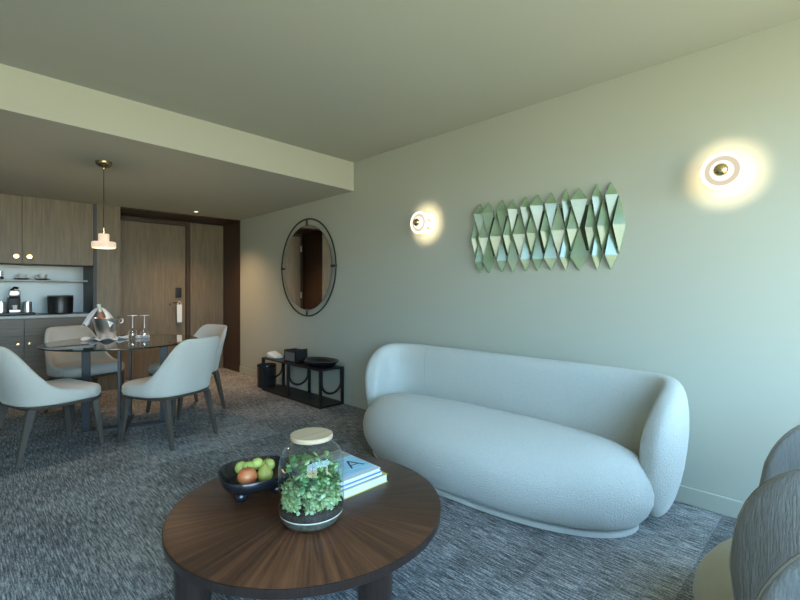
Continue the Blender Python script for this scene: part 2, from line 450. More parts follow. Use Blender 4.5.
# downlight in soffit
DLXY = (2.277, 6.21)
def downlight(x, y, z, label, power, size=R(75), col=(1, .72, .45)):
    t = thing('recessed_downlight', label, 'downlight', (x, y, z), group='downlights in the lowered ceiling')
    bm = bmesh.new(); lathe(bm, [(.038, 0), (.038, -.004), (.026, -.004), (.026, 0), (.038, 0)], n=24); link('trim_ring', bm, M['ceil'], t)
    bm = bmesh.new(); lathe(bm, [(0, -.001), (.025, -.001), (.025, -.003), (0, -.003)], n=20); link('lens', bm, M['downlight'], t)
    l = bpy.data.lights.new('downlight_beam', 'SPOT'); l.energy = power; l.spot_size = size; l.spot_blend = 1.0; l.color = col; l.shadow_soft_size = .03
    lo = bpy.data.objects.new('downlight_beam', l); COL.objects.link(lo); lo.location = (x, y, z - .01)
downlight(*DLXY, soffit_z(*DLXY) + .0005, 'small recessed ceiling downlight lit near the entrance door', 135, R(125), (1, .64, .34))

# ------------------------------------------------------------------ kitchen
t = thing('wall_cabinet', 'smoked oak wall cabinet with two doors and round brass knobs above the coffee niche', 'cabinet', (0, 0, 0))
bxo('carcass', (-.16, 1.165, YF + .022, YD - .003, 1.555, SO - .003), M['oak_h'], t)
for x0, x1, kx in ((-.16, .500, .452), (.504, 1.165, .565)):
    d = bxo('door', (x0, x1, YF, YF + .02, 1.545, SO - .003), M['oak'], t, bev=.0015, seg=1)
    bm = bmesh.new(); lathe(bm, [(0, 0), (.012, 0), (.012, .012), (.028, .014), (.030, .022), (.024, .028), (0, .029)], n=24)
    for v in bm.verts: v.co = Vector((kx + v.co.x, YF - v.co.z, 1.625 + v.co.y))
    link('knob', bm, M['brass'], d)
t = thing('wall_cabinet', 'smoked oak wall cabinet at the left edge of the picture', 'cabinet', (0, 0, 0))
bxo('carcass', (-1.5, -.166, YF + .022, YD - .003, 1.555, SO - .003), M['oak_h'], t)
bxo('door', (-1.5, -.166, YF, YF + .02, 1.545, SO - .003), M['oak'], t, bev=.0015, seg=1)
struct(bxo('wall_niche', (1.168, 1.205, YF + .004, YD, 0, SO), M['nichegrey']))
struct(bxo('wall_kitchen', (-1.5, 1.168, YD - .02, YD - .003, .96, 1.55), M['steel_sheet']))
t = thing('base_cabinet', 'smoked oak base cabinet with drawers over doors and small brass knobs', 'cabinet', (0, 0, 0))
bxo('carcass', (-1.5, 1.165, YF + .022, YD - .003, .08, .93), M['oak_h'], t)
bxo('plinth', (-1.5, 1.165, YF + .06, YD - .01, 0, .08), M['gap'], t)
for x0, x1 in ((-.16, .520), (.524, 1.165), (-1.0, -.164)):
    bxo('drawer', (x0, x1, YF, YF + .02, .735, .925), M['oak_h'], t, bev=.0015, seg=1)
for x0, x1, kx in ((-.16, .520, .468), (.524, 1.165, .570), (-1.0, -.164, -.22)):
    d = bxo('door', (x0, x1, YF, YF + .02, .085, .730), M['oak_h'], t, bev=.0015, seg=1)
    bm = bmesh.new(); lathe(bm, [(0, 0), (.007, 0), (.007, .012), (.015, .014), (.015, .024), (0, .026)], n=16)
    for v in bm.verts: v.co = Vector((kx + v.co.x, YF - v.co.z, .645 + v.co.y))
    link('knob', bm, M['brass'], d)
tag(bxo('worktop', (-1.5, 1.167, YF - .005, YD - .021, .931, .962), M['worktop'], bev=.002, seg=1), 'pale stone worktop on the base cabinet under the niche', 'worktop')
tag(bxo('niche_shelf', (-1.5, 1.167, 6.83, YD - .021, 1.352, 1.372), M['worktop'], bev=.002, seg=1), 'thin pale shelf holding the coffee cups in the niche', 'shelf')
def cup(x, y, z, label):
    t = thing('cup_and_saucer', label, 'cup', (x, y, z), group='coffee cups on the niche shelf')
    bm = bmesh.new(); lathe(bm, [(0, .001), (.04, .001), (.078, .012), (.080, .016), (.045, .008), (0, .008)], n=28); link('saucer', bm, M['black'], t)
    bm = bmesh.new(); lathe(bm, [(0, .009), (.028, .009), (.040, .03), (.043, .068), (.040, .068), (.036, .03), (.02, .016), (0, .015)], n=28); link('cup', bm, M['porcelain'], t)
    bm = bmesh.new(); tube(bm, [(-.038 - .024 * math.sin(a), 0, .042 + .020 * math.cos(a)) for a in [PI * k / 8 for k in range(9)]], .004, 6); link('handle', bm, M['porcelain'], t)
cup(.538, 6.93, 1.372, 'small white cup on a dark saucer, left one on the niche shelf')
cup(.728, 6.93, 1.372, 'small white cup on a dark saucer, right one on the niche shelf')
def tumbler(x, y):
    t = thing('water_glass', 'clear tumbler with a dark base at the left end of the niche shelf', 'glass', (x, y, 1.372), group='tumblers on the niche shelf')
    bm = bmesh.new(); lathe(bm, [(0, .001), (.032, .001), (.034, .035), (0, .035)], n=24); link('base', bm, M['blackgloss'], t)
    bm = bmesh.new(); lathe(bm, [(.034, .036), (.036, .10)], n=24); link('bowl', bm, M['wglass'], t)
tumbler(.34, 6.93); tumbler(.255, 6.93)
# coffee machine on tray
ZC = .963
bm = bmesh.new(); box(bm, .10, .635, 6.66, 6.96, ZC, ZC + .028, bev=.01)
tag(link('serving_tray', bm, M['bucket']), 'dark rectangular tray under the coffee machine', 'tray')
ZT = ZC + .029
t = thing('coffee_machine', 'compact silver and black capsule coffee machine on the dark tray', 'coffee machine', (.46, 6.84, ZT))
bxo('body', (-.055, .055, -.02, .11, 0, .17), M['black'], t, bev=.012)
bm = bmesh.new(); box(bm, -.05, .05, -.085, .10, .15, .225, bev=.02); 
for v in bm.verts: v.co.z += -.4 * v.co.y
link('head', bm, M['steel'], t)
bm = bmesh.new(); tube(bm, [(-.04, .06, .20), (-.02, .03, .26), (.0, -.01, .285), (.03, -.03, .28)], .014, 8); link('lever', bm, M['black'], t)
bxo('drip_tray', (-.05, .05, -.10, -.02, 0, .03), M['steel'], t, bev=.006)
bm = bmesh.new(); lathe(bm, [(0, .031), (.022, .031), (.026, .085), (.023, .085), (.02, .035), (0, .035)], c=(0, -.06, 0), n=20); link('outlet_cup', bm, M['porcelain'], t)
for x, lb in ((.345, 'steel canister left of the coffee machine on the tray'), (.575, 'steel canister right of the coffee machine on the tray')):
    t = thing('steel_canister', lb, 'canister', (x, 6.80, ZT), group='canisters by the coffee machine')
    bm = bmesh.new(); lathe(bm, [(0, 0), (.040, 0), (.040, .10), (0, .10)], n=28); link('body', bm, M['steel'], t)
    bm = bmesh.new(); lathe(bm, [(0, .101), (.042, .101), (.042, .118), (.012, .120), (.012, .130), (0, .130)], n=28); link('lid', bm, M['steel'], t)
t = thing('ice_bucket', 'black round ice bucket on the kitchen worktop', 'ice bucket', (.885, 6.80, ZC))
bm = bmesh.new(); lathe(bm, [(0, 0), (.115, 0), (.125, .01), (.13, .20), (.128, .205), (0, .205)], n=48); link('body', bm, M['bucket'], t)
bm = bmesh.new(); lathe(bm, [(0, .206), (.12, .206), (.118, .212), (0, .213)], n=40); box(bm, -.13, .13, -.006, .006, .206, .222, bev=.003); link('lid', bm, M['bucket'], t)

# ------------------------------------------------------------------ sofa
SX, SY = 2.5, 1.80
sofa = thing('curved_sofa', 'cream boucle curved sofa with a wraparound back against the green wall', 'sofa', (SX, SY, 0))
HL = 1.170
half = [(-.02, -HL + .10), (.10, -HL + .045), (.23, -HL + .045), (.34, -HL + .13), (.395, -HL + .30), (.405, -HL + .6)]
ctrl = half + [(.405, 0)] + [(x, -y) for x, y in reversed(half)]
def secS(s, L):
    d = min(s, L - s)
    k = min(1.0, d / .34); f = math.sqrt(max(.0, 1 - (1 - k) ** 2)); f = max(f, .06)
    k2 = min(1, d / .12); g = max(.1, math.sqrt(max(0, 1 - (1 - k2) ** 2)))
    top = .40 + .370 * f; bot = .33 - .27 * g
    return (top + bot) / 2, (top - bot) / 2, .088 * (.35 + .65 * g), .72
bm = bmesh.new()
def wS(q, nr, t):
    # belly of the back: thickest at two thirds of the height
    c = max(0, (.50 - q.z) / .45)
    return q - nr * .045 * c ** 1.3
shell(bm, ctrl, 180, secS, 36, wS, .45)
link('backrest', bm, M['sofa'], sofa, angle=80)
def outS(off, a=1.05, bf=.50, bb=.36, ex=2.2, oy=-.052):
    out = []
    for k in range(96):
        t = 2 * PI * k / 96; b = bb if math.cos(t) > 0 else bf
        out.append(((b - off) * spw(math.cos(t), 2 / ex), oy + (a - off) * spw(math.sin(t), 2 / ex)))
    return out
bm = bmesh.new()
prof = [(.30, .034), (.095, .036), (.062, .052), (.032, .09), (.008, .15), (0, .21), (.010, .27), (.038, .325), (.085, .372), (.15, .405), (.24, .425), (.34, .432)]
puffy(bm, outS, prof)
link('seat_cushion', bm, M['sofa'], sofa, angle=80)
bm = bmesh.new(); puffy(bm, lambda o: outS(o + .078), [(.02, 0), (0, .006), (0, .028), (.02, .034)])
link('plinth', bm, M['sofa'], sofa, angle=60)
for sgn in (-1, 1):
    zc, hh, ht, e = secS(1.2, 3.0); pts = []; ys = .76 if sgn > 0 else -.90
    for k in range(20):
        sn = .0 + .97 * k / 19; a = math.asin(sn); z = zc + hh * spw(math.sin(a), e)
        w = ht * (1 - .45 * (.5 - .5 * math.sin(a)) ** 1.4) * spw(math.cos(a), e)
        pts.append((.405 - w - .001 - (.045 * max(0, (.50 - z) / .45) ** 1.3), ys, z))
    bm = bmesh.new(); tube(bm, pts, .0022, 6)
    link('back_seam', bm, M['seam'], sofa)

# ------------------------------------------------------------------ coffee table
TX, TY, TZ = 1.03, 1.57, .38
ct = thing('coffee_table', 'round walnut coffee table with sunburst veneer top in front of the sofa', 'coffee table', (TX, TY, 0))
bm = bmesh.new(); lathe(bm, [(0, TZ - .004), (.536, TZ - .004), (.538, TZ - .002), (.534, TZ), (0, TZ)], n=128); link('tabletop', bm, M['sunburst'], ct)
bm = bmesh.new(); lathe(bm, [(0, TZ - .042), (.528, TZ - .042), (.538, TZ - .034), (.5395, TZ - .006), (.537, TZ - .0042), (0, TZ - .0042)], n=128); link('table_edge', bm, M['tbl_edge'], ct)
def onz(px, py, z):
    s, c = math.sin(R(44.7)), math.cos(R(44.7)); u = (px - 400) / 446; v = (290 - py) / 446; t_ = (z - 1.25) / v
    return ((s + u * c) * t_, (c - u * s) * t_)
LEGS = [(.557, 1.545), (.985, 1.115), (1.49, 1.62), (1.07, 2.02)]
for lx, ly in LEGS:
    bm = bmesh.new(); lathe(bm, [(0, 0), (.046, 0), (.050, .004), (.060, TZ - .044), (0, TZ - .044)], c=(lx - TX, ly - TY, 0), n=36); link('leg', bm, M['tbl_edge'], ct)

# terrarium
JX, JY = .944, 1.427
jar = thing('glass_terrarium', 'glass jar terrarium with a pale wooden lid on the coffee table', 'terrarium', (JX, JY, TZ))
bm = bmesh.new()
jp = [(0, .001), (.080, .001), (.102, .010), (.117, .032), (.122, .060), (.123, .12), (.122, .185), (.118, .240), (.107, .270), (.088, .288), (.074, .298), (.074, .311)]
lathe(bm, jp, n=64); link('jar', bm, M['glass'], jar)
bm = bmesh.new(); lathe(bm, [(0, .312), (.075, .312), (.079, .315), (.079, .327), (.076, .330), (0, .330)], n=48); link('lid', bm, M['lidwood'], jar)
bm = bmesh.new(); lathe(bm, [(0, .004), (.078, .004), (.099, .014), (.1135, .034), (.1165, .044), (0, .046)], n=48); link('gravel_layer', bm, M['gravel'], jar)
bm = bmesh.new(); lathe(bm, [(0, .047), (.1172, .046), (.1180, .050), (0, .051)], n=48); link('sand_layer', bm, M['sand'], jar)
bm = bmesh.new(); lathe(bm, [(0, .052), (.1186, .051), (.1202, .066), (.119, .074), (.09, .078), (.05, .084), (0, .088)], n=48)
for v in bm.verts:
    if v.co.z > .073: v.co.z += .006 * noise.noise(v.co * 40)
link('soil_layer', bm, M['soil'], jar)

def leaf(bm, p, d, ln, wd, roll=0, mat=0):
    d = d.normalized(); s = d.cross(Vector((0, 0, 1)))
    if s.length < .01: s = Vector((1, 0, 0))
    s.normalize(); n_ = s.cross(d); s2 = s * math.cos(roll) + n_ * math.sin(roll); n2 = s2.cross(d)
    cs = [(0, 0), (.35, .5), (.7, .42), (1, 0), (.7, -.42), (.35, -.5)]
    mid = [bm.verts.new(p + d * ln * a + n2 * ln * .12 * (0 if a in (0, 1) else 1)) for a in (0, .35, .7, 1)]
    l = [bm.verts.new(p + d * ln * a + s2 * wd * b) for a, b in cs[1:3]]; r = [bm.verts.new(p + d * ln * a + s2 * wd * b) for a, b in ((.35, -.5), (.7, -.42))]
    for f in ((mid[0], mid[1], l[0]), (mid[1], mid[2], l[1], l[0]), (mid[2], mid[3], l[1]), (mid[0], r[0], mid[1]), (mid[1], r[0], r[1], mid[2]), (mid[2], r[1], mid[3])):
        ff = bm.faces.new(f); ff.material_index = mat
def inside(p, m=.0):
    r = math.hypot(p.x, p.y); z = p.z
    lim = .1135 if z < .19 else max(.05, .1135 - (z - .19) * .45)
    return r < lim - m and .072 < z < .262
rs = random.Random(3)
def plant(name, label, base, stems, nl, h, lm, ln, wd, mats, spread, zlo=.6, root=.2):
    t = thing(name, label, 'plant', (JX, JY, TZ))
    bs = bmesh.new(); bl = bmesh.new()
    for k in range(stems):
        a = rs.uniform(0, 2 * PI); rr = spread * math.sqrt(rs.uniform(.05, 1))
        p = Vector((base[0] + root * rr * math.cos(a), base[1] + root * rr * math.sin(a), .076)); rp = math.hypot(p.x, p.y); p.x *= min(1, .098 / max(rp, .001)); p.y *= min(1, .098 / max(rp, .001)); e = Vector((base[0] + rr * math.cos(a), base[1] + rr * math.sin(a), rs.uniform(h * zlo, h)))
        rl = math.hypot(e.x, e.y)
        if rl > .100: e.x *= .100 / rl; e.y *= .100 / rl
        m_ = p.lerp(e, .5) + Vector((rs.uniform(-.01, .01), rs.uniform(-.01, .01), .012))
        pts = [(p * (1 - q) ** 2 + m_ * 2 * q * (1 - q) + e * q * q) for q in [i / 6 for i in range(7)]]
        tube(bs, pts, .0012, 5)
        for i in range(nl):
            q = rs.uniform(.03, 1); pt = p * (1 - q) ** 2 + m_ * 2 * q * (1 - q) + e * q * q
            d = Vector((rs.uniform(-1, 1), rs.uniform(-1, 1), rs.uniform(-.7, .7)))
            if inside(pt + d.normalized() * ln): leaf(bl, pt, d, ln * rs.uniform(.7, 1.2), wd * rs.uniform(.7, 1.2), rs.uniform(-.6, .6), rs.randrange(len(mats)))
    link('stem', bs, M['stem'], t); link('foliage', bl, [M[m] for m in mats], t, smooth=False)
plant('creeping_plant', 'pale small-leaved creeping plant low at the front of the glass jar', (-.012, -.018), 120, 20, .165, 0, .018, .015, ['leafl', 'leafv', 'leafl'], .115, .6, .92)
plant('trailing_ivy', 'pale variegated plant at the right inside the glass jar', (.035, -.03), 40, 24, .225, 0, .022, .015, ['leafl', 'leafd', 'leafv'], .085, .6, .7)
plant('broadleaf_plant', 'tall dark glossy broad-leaved plant at the back inside the glass jar', (.0, .01), 24, 15, .262, 0, .032, .022, ['leafd', 'leafd', 'leafl'], .11, .7, .6)

# fruit bowl
BX, BY = .915, 1.815
bw = thing('footed_bowl', 'black glazed bowl on ball feet holding fruit on the coffee table', 'bowl', (BX, BY, TZ))
bm = bmesh.new()
bp = [(0, .040), (.10, .040), (.138, .048), (.150, .064), (.155, .092), (.152, .095), (.147, .090), (.138, .062), (.10, .050), (0, .050)]
lathe(bm, bp, n=64)
for v in bm.verts:
    a = math.atan2(v.co.y, v.co.x); r = math.hypot(v.co.x, v.co.y)
    k = 1 + .05 * math.cos(4 * (a - R(211)))
    v.co.x *= k; v.co.y *= k
link('bowl', bm, M['blackgloss'], bw, angle=60)
for a in (211, 301, 31, 121):
    bm = bmesh.new(); x, y = .105 * math.cos(R(a)), .105 * math.sin(R(a))
    lathe(bm, [(.027 * math.sin(PI * k / 12) if 0 < k < 12 else 0, .024 - .024 * math.cos(PI * k / 12)) for k in range(13)], c=(x, y, 0), n=24); link('foot', bm, M['blackgloss'], bw)
def fruit(kind, label, x, y, r, mat, z0=.051, sc=1.0, tilt=(0, 0)):
    t = thing(kind, label, 'fruit', (BX + x, BY + y, TZ + z0))
    bm = bmesh.new(); pr = []
    for k in range(17):
        a = PI * k / 16; rr = r * math.sin(a); z = -r * math.cos(a) * .94
        if kind == 'pear':
            z *= 1.25; rr *= 1 - .30 * max(0, math.sin(max(0, (k - 8)) / 8 * PI * .55))
        if kind == 'red_apple': z = z - .18 * r * math.exp(-((rr / r) / .35) ** 2) * (1 if k > 8 else -1)
        pr.append((rr if 0 < k < 16 else 0, z))
    lathe(bm, pr, c=(0, 0, r * (1.17 if kind == 'pear' else .94)), n=32)
    link('flesh', bm, M[mat], t, angle=80)
    bm = bmesh.new(); top = r * 2.0 if kind == 'pear' else r * 1.5
    if kind == 'pear': top = r * 2.3
    tube(bm, [(0, 0, top), (.001, .001, top + .012), (.004, .002, top + .022)], .0018, 6); link('stem', bm, M['legwood'], t)
    t.rotation_euler = (tilt[0], tilt[1], 0)
    return t
fruit('red_apple', 'red apple at the front left of the black bowl', -.055, -.035, .040, 'apple_red')
fruit('pear', 'green pear standing beside the red apple in the bowl', .014, -.058, .033, 'pear')
fruit('green_plum', 'yellow green plum at the back left of the bowl', -.035, .060, .028, 'lime', .066)
fruit('green_plum', 'yellow green plum highest in the middle of the bowl', .018, .020, .026, 'lime', .082)
fruit('green_plum', 'yellow green plum right of the pear in the bowl', .062, .0, .027, 'lime', .070)
fruit('green_plum', 'yellow green plum behind the red apple in the bowl', -.022, .022, .025, 'lime', .078)
fruit('green_plum', 'yellow green plum seen through the jar at the right of the bowl', .085, .055, .026, 'pear', .051)
fruit('green_plum', 'olive green plum at the far side of the bowl', .03, .088, .024, 'pear', .051)

# books
def book(name, label, x0, x1, y0, y1, z0, h, cover, top=None, spine=None):
    t = thing(name, label, 'book', ((x0 + x1) / 2, (y0 + y1) / 2, z0), group='books beside the terrarium')
    a, b = (x1 - x0) / 2, (y1 - y0) / 2
    bxo('pages', (-a + .003, a - .004, -b + .004, b - .004, .0032, h - .0032), M['paper'], t)
    bm = bmesh.new(); box(bm, -a, a, -b, b, h - .003, h, bev=.0008, seg=1); box(bm, -a, a, -b, b, 0, .003, bev=.0008, seg=1); box(bm, -a - .001, -a + .003, -b, b, 0, h, bev=.0008, seg=1)
    link('cover', bm, M[cover], t)
    return t, a, b, h
book('hardback_book', 'thick white book with yellow cover, bottom of the stack', 1.085, 1.385, 1.478, 1.79, TZ, .036, 'bk_yellow')
book('hardback_book', 'white book with a blue spine line, middle of the stack', 1.075, 1.358, 1.482, 1.79, TZ + .0365, .018, 'bk_blue')
t, a, b, h = book('magazine', 'blue and white magazine with an A on its cover, top of the stack', 1.07, 1.352, 1.488, 1.80, TZ + .055, .016, 'bk_white')
bxo('cover_print', (-a + .006, a - .006, -b + .03, b - .10, h + .0002, h + .0009), M['bk_photo'], t)
bxo('cover_photo', (-a + .006, a - .006, b - .098, b - .006, h + .0002, h + .0009), M['bk_grey'], t)
bm = bmesh.new()
def stroke(bm, p, q, w, z):
    p, q = Vector(p), Vector(q); d = (q - p).normalized(); n_ = Vector((-d.y, d.x)) * w / 2
    vs = [bm.verts.new((v.x, v.y, zz)) for zz in (z, z + .0005) for v in (p + n_, q + n_, q - n_, p - n_)]
    for f in ((0, 1, 2, 3), (7, 6, 5, 4), (0, 4, 5, 1), (1, 5, 6, 2), (2, 6, 7, 3), (3, 7, 4, 0)): bm.faces.new([vs[i] for i in f])
cx, cy = .075, -.03
stroke(bm, (cx - .035, cy - .045), (cx, cy + .035), .008, h + .001); stroke(bm, (cx + .035, cy - .045), (cx, cy + .035), .008, h + .001); stroke(bm, (cx - .024, cy - .018), (cx + .024, cy - .018), .006, h + .001)
link('title_letter', bm, M['bk_navy'], t, smooth=False)

# ------------------------------------------------------------------ lounge chairs
def lounge(label, x, y, rz, grp='tub chairs at the right edge'):
    t = thing('tub_chair', label, 'armchair', (x, y, 0), rz, grp)
    hf = [(-.29, .24), (-.335, .10), (-.345, -.06), (-.315, -.24), (-.22, -.39), (-.09, -.46)]
    ctrl = hf + [(0, -.472)] + [(-a, b) for a, b in reversed(hf)]
    def sec(s, L):
        d = min(s, L - s); k = min(1., d / .27); f = max(.05, math.sqrt(max(0, 1 - (1 - k) ** 2)))
        k2 = min(1, d / .06); g = max(.15, math.sqrt(max(0, 1 - (1 - k2) ** 2)))
        back = max(0, min(1, (d - .2) / .5)); back = back * back * (3 - 2 * back)
        top = .42 + (.355 + .08 * back) * f; bot = .40 - .33 * f ** .9
        return (top + bot) / 2, (top - bot) / 2, .030 * (.5 + .5 * g) + .012 * back, .75
    bm = bmesh.new(); shell(bm, ctrl, 130, sec, 32); link('backrest', bm, M['velvet'], t, angle=80)
    # piping along the crest
    P, L = resample(catmull(ctrl), 90); pts = []
    for i, p in enumerate(P):
        zc, hh, ht, e = sec(L * i / 89, L); pts.append((p.x, p.y, zc + hh))
    bm = bmesh.new(); tube(bm, pts, .004, 8); link('piping', bm, M['piping'], t)
    bm = bmesh.new()
    puffy(bm, lambda o: [((.325 - o) * math.cos(2 * PI * k / 56), .045 + (.355 - o) * math.sin(2 * PI * k / 56)) for k in range(56)],
          [(.16, .05), (.06, .055), (.02, .09), (0, .14), (.008, .19), (.03, .24), (.065, .29), (.115, .34), (.17, .375), (.24, .395), (.31, .40)])
    link('seat_cushion', bm, M['seatfab'], t, angle=80)
    bm = bmesh.new(); puffy(bm, lambda o: rrect(-.24, .24, -.36, -.12, .11, 8, o), [(.05, .44), (.015, .455), (0, .50), (.01, .56), (.04, .60), (.09, .615)]); link('lumbar_cushion', bm, M['velvet'], t, angle=80)
    bm = bmesh.new(); lathe(bm, [(0, 0), (.20, 0), (.205, .008), (.20, .014), (.05, .02), (.04, .05), (0, .05)], n=40); link('swivel_base', bm, M['black'], t)
    return t
lounge('grey velvet tub chair with a pale round seat, farther from the camera', 2.0, .02, R(0))
lounge('grey velvet tub chair cut off at the bottom right corner', .925, -.07, R(0))

# ------------------------------------------------------------------ dining
DT = (1.13, 4.92)
dt = thing('dining_table', 'round smoked glass dining table on a dark metal cross base', 'dining table', (DT[0], DT[1], 0))
bm = bmesh.new(); lathe(bm, [(0, .745), (.648, .745)], n=96); lathe(bm, [(0, .757), (.648, .757)], n=96)
link('tabletop', bm, M['tglass'], dt)
bm = bmesh.new(); lathe(bm, [(.6485, .7445), (.652, .747), (.652, .755), (.6485, .7575)], n=96); link('glass_rim', bm, M['tglass_edge'], dt)
posts = [(.803, 4.768), (1.375, 4.55), (.965, 4.34), (1.20, 4.98)]
import itertools
cxm, cym = 1.085, 4.662
for i, (x, y) in enumerate(posts):
    ang = math.atan2(y - cym, x - cxm)
    bm = bmesh.new(); vs = box(bm, -.032, .032, -.011, .011, .02, .743, bev=.002, seg=1)
    for v in bm.verts:
        q = Matrix.Rotation(ang, 3, 'Z') @ v.co; v.co = Vector((q.x + x - DT[0], q.y + y - DT[1], q.z))
    link('post', bm, M['tablemetal'], dt)
for (p, q) in ((posts[0], posts[1]), (posts[2], posts[3])):
    L_ = math.hypot(q[0] - p[0], q[1] - p[1]); ang = math.atan2(q[1] - p[1], q[0] - p[0]); cx, cy = (p[0] + q[0]) / 2, (p[1] + q[1]) / 2
    b2 = bmesh.new(); box(b2, -L_ / 2 - .03, L_ / 2 + .03, -.03, .03, 0, .02 + .001 * (p is posts[2]), bev=.002, seg=1)
    for v in b2.verts:
        w = Matrix.Rotation(ang, 3, 'Z') @ v.co; v.co = Vector((w.x + cx - DT[0], w.y + cy - DT[1], w.z))
    link('floor_bar', b2, M['tablemetal'], dt)

def dining_chair():
    t = thing('dining_chair', '', 'dining chair', (0, 0, 0), group='dining chairs round the glass table')
    n = 90; bm = bmesh.new(); rings = []; m = 24
    for i in range(n):
        tt = -1 + 2 * i / (n - 1); ph = R(-90) + tt * R(112)
        def P(p): return Vector((.285 * spw(math.cos(p), .72), .015 + .262 * spw(math.sin(p), .72), 0))
        p = P(ph); dd = P(ph + .01) - P(ph - .01); dd.normalize(); nr = Vector((dd.y, -dd.x, 0))
        a = abs(tt); f = 1 / (1 + (a / .56) ** 7) * (1 - .0 * a)
        top = .478 + .385 * f; bot = .405; ht = .019 + .006 * f
        zc, hh = (top + bot) / 2, (top - bot) / 2
        ring = []
        for j in range(m):
            an = 2 * PI * j / m; z = zc + hh * spw(math.sin(an), .45)
            q = p + nr * ht * spw(math.cos(an), .6); q.z = z
            w = max(0, (z - .46) / .38)
            q.y -= .135 * w ** 1.15; q.x *= 1 - .10 * w ** 1.5
            ring.append(bm.verts.new(q))
        rings.append(ring)
    for a, b in zip(rings[:-1], rings[1:]):
        for k in range(m): bm.faces.new((a[k], a[(k + 1) % m], b[(k + 1) % m], b[k]))
    bm.faces.new(rings[0]); bm.faces.new(rings[-1]); link('backrest', bm, M['chairfab'], t, angle=80)
    def out(o):
        r = rrect(-.285, .285, -.235, .285, .12, 8, o); return [(x * (.90 + .10 * min(1, (y + .235) / .35)) if y < .1 else x, y) for x, y in r]
    bm = bmesh.new(); puffy(bm, out, [(.06, .402), (.012, .404), (0, .425), (.002, .465), (.016, .486), (.05, .500), (.12, .505)]); link('seat', bm, M['chairfab'], t, angle=80)
    bm = bmesh.new(); puffy(bm, lambda o: out(o + .006), [(.02, .372), (0, .378), (-.010, .400), (0, .404), (.03, .404)]); link('seat_frame', bm, M['legwood'], t, angle=50)
    for sx in (-1, 1):
        bm = bmesh.new(); taper(bm, (sx * .225, .215, .385), (sx * .252, .262, 0), (.048, .048), (.026, .026), .004); link('leg', bm, M['legwood'], t)
        bm = bmesh.new(); taper(bm, (sx * .205, -.195, .385), (sx * .225, -.285, 0), (.044, .052), (.026, .026), .004); link('leg', bm, M['legwood'], t)
    return t
ch = dining_chair()
def rzf(fx, fy): return math.atan2(-fx, fy)
spots = [((1.275, 4.06), (-.40, .92), 'upholstered dining chair with its back to the camera, nearest the coffee table'),
         ((1.69, 4.87), (-.96, -.28), 'upholstered dining chair on the door side, behind the nearest chair'),
         ((.50, 4.42), (.955, .295), 'upholstered dining chair at the left picture edge facing right'),
         ((.93, 5.56), (.30, -.95), 'upholstered dining chair facing the camera before the kitchen cabinets')]
for i, (p, f, lb) in enumerate(spots):
    o = ch if i == 0 else copy_tree(ch)
    o.location = (p[0], p[1], 0); o.rotation_euler.z = rzf(*f); o['label'] = lb

# table-top items
ZD = .7575
def lobed_cloth(name, label, cx, cy, r, h):
    bm = bmesh.new(); n, m = 96, 14; rings = []
    for j in range(m + 1):
        q = j / m; ring = []
        for k in range(n):
            a = 2 * PI * k / n
            rr = r * q * (1 + .18 * q * math.cos(4 * a + .5) + .06 * q * math.sin(9 * a)); z = .003 + h * q ** 2.2 * (.5 + .5 * math.sin(7 * a + 1.3)) * (1 if j else 0)
            if q < .62: z = .003
            ring.append((rr * math.cos(a), rr * math.sin(a), z))
        rings.append(ring)
    V = [[[bm.verts.new((x, y, z + o)) for x, y, z in ring] for ring in rings] for o in (0, .003)]
    for s in V:
        for a, b in zip(s[:-1], s[1:]):
            for k in range(n):
                try: bm.faces.new((a[k], a[(k + 1) % n], b[(k + 1) % n], b[k]))
                except ValueError: pass
    for k in range(n): bm.faces.new((V[0][-1][k], V[0][-1][(k + 1) % n], V[1][-1][(k + 1) % n], V[1][-1][k]))
    bmesh.ops.remove_doubles(bm, verts=bm.verts[:], dist=1e-6)
    o = link(name, bm, M['white'], angle=50); o.location = (cx, cy, ZD); return tag(o, label, 'napkin')
BKX, BKY = 1.045, 5.20
lobed_cloth('folded_napkin', 'white folded cloth napkin spread under the steel wine cooler', BKX, BKY, .17, .028)
t = thing('wine_cooler', 'polished steel wine cooler on a white napkin on the glass table', 'wine cooler', (BKX, BKY, ZD + .0065))
bm = bmesh.new(); lathe(bm, [(0, 0), (.070, 0), (.074, .006), (.118, .205), (.122, .208), (.120, .212), (.114, .206), (.070, .012), (0, .012)], n=48); link('bucket', bm, M['steel'], t)
bm = bmesh.new()
tube(bm, [(.118 + .0, 0, .15), (.140, 0, .16), (.142, 0, .19), (.118, 0, .20)], .005, 8)
link('handle', bm, M['steel'], t)
# bottle leaning left in image (towards -X +Y)
t = thing('wine_bottle', 'rose wine bottle with pale foil neck leaning in the steel cooler', 'bottle', (BKX - .012, BKY + .0, ZD + .024))
bm = bmesh.new(); lathe(bm, [(0, 0), (.038, 0), (.040, .005), (.040, .178), (.032, .213), (.0155, .245), (.0150, .253), (0, .253)], n=32); link('body', bm, M['rose'], t)
bm = bmesh.new(); lathe(bm, [(0, .254), (.0158, .254), (.0158, .318), (.018, .320), (.018, .332), (0, .333)], n=24); link('foil', bm, M['foil'], t)
t.rotation_euler = (R(-11) * .7, R(-11) * .7, 0); t.rotation_euler = (R(0), R(-11), R(-44))
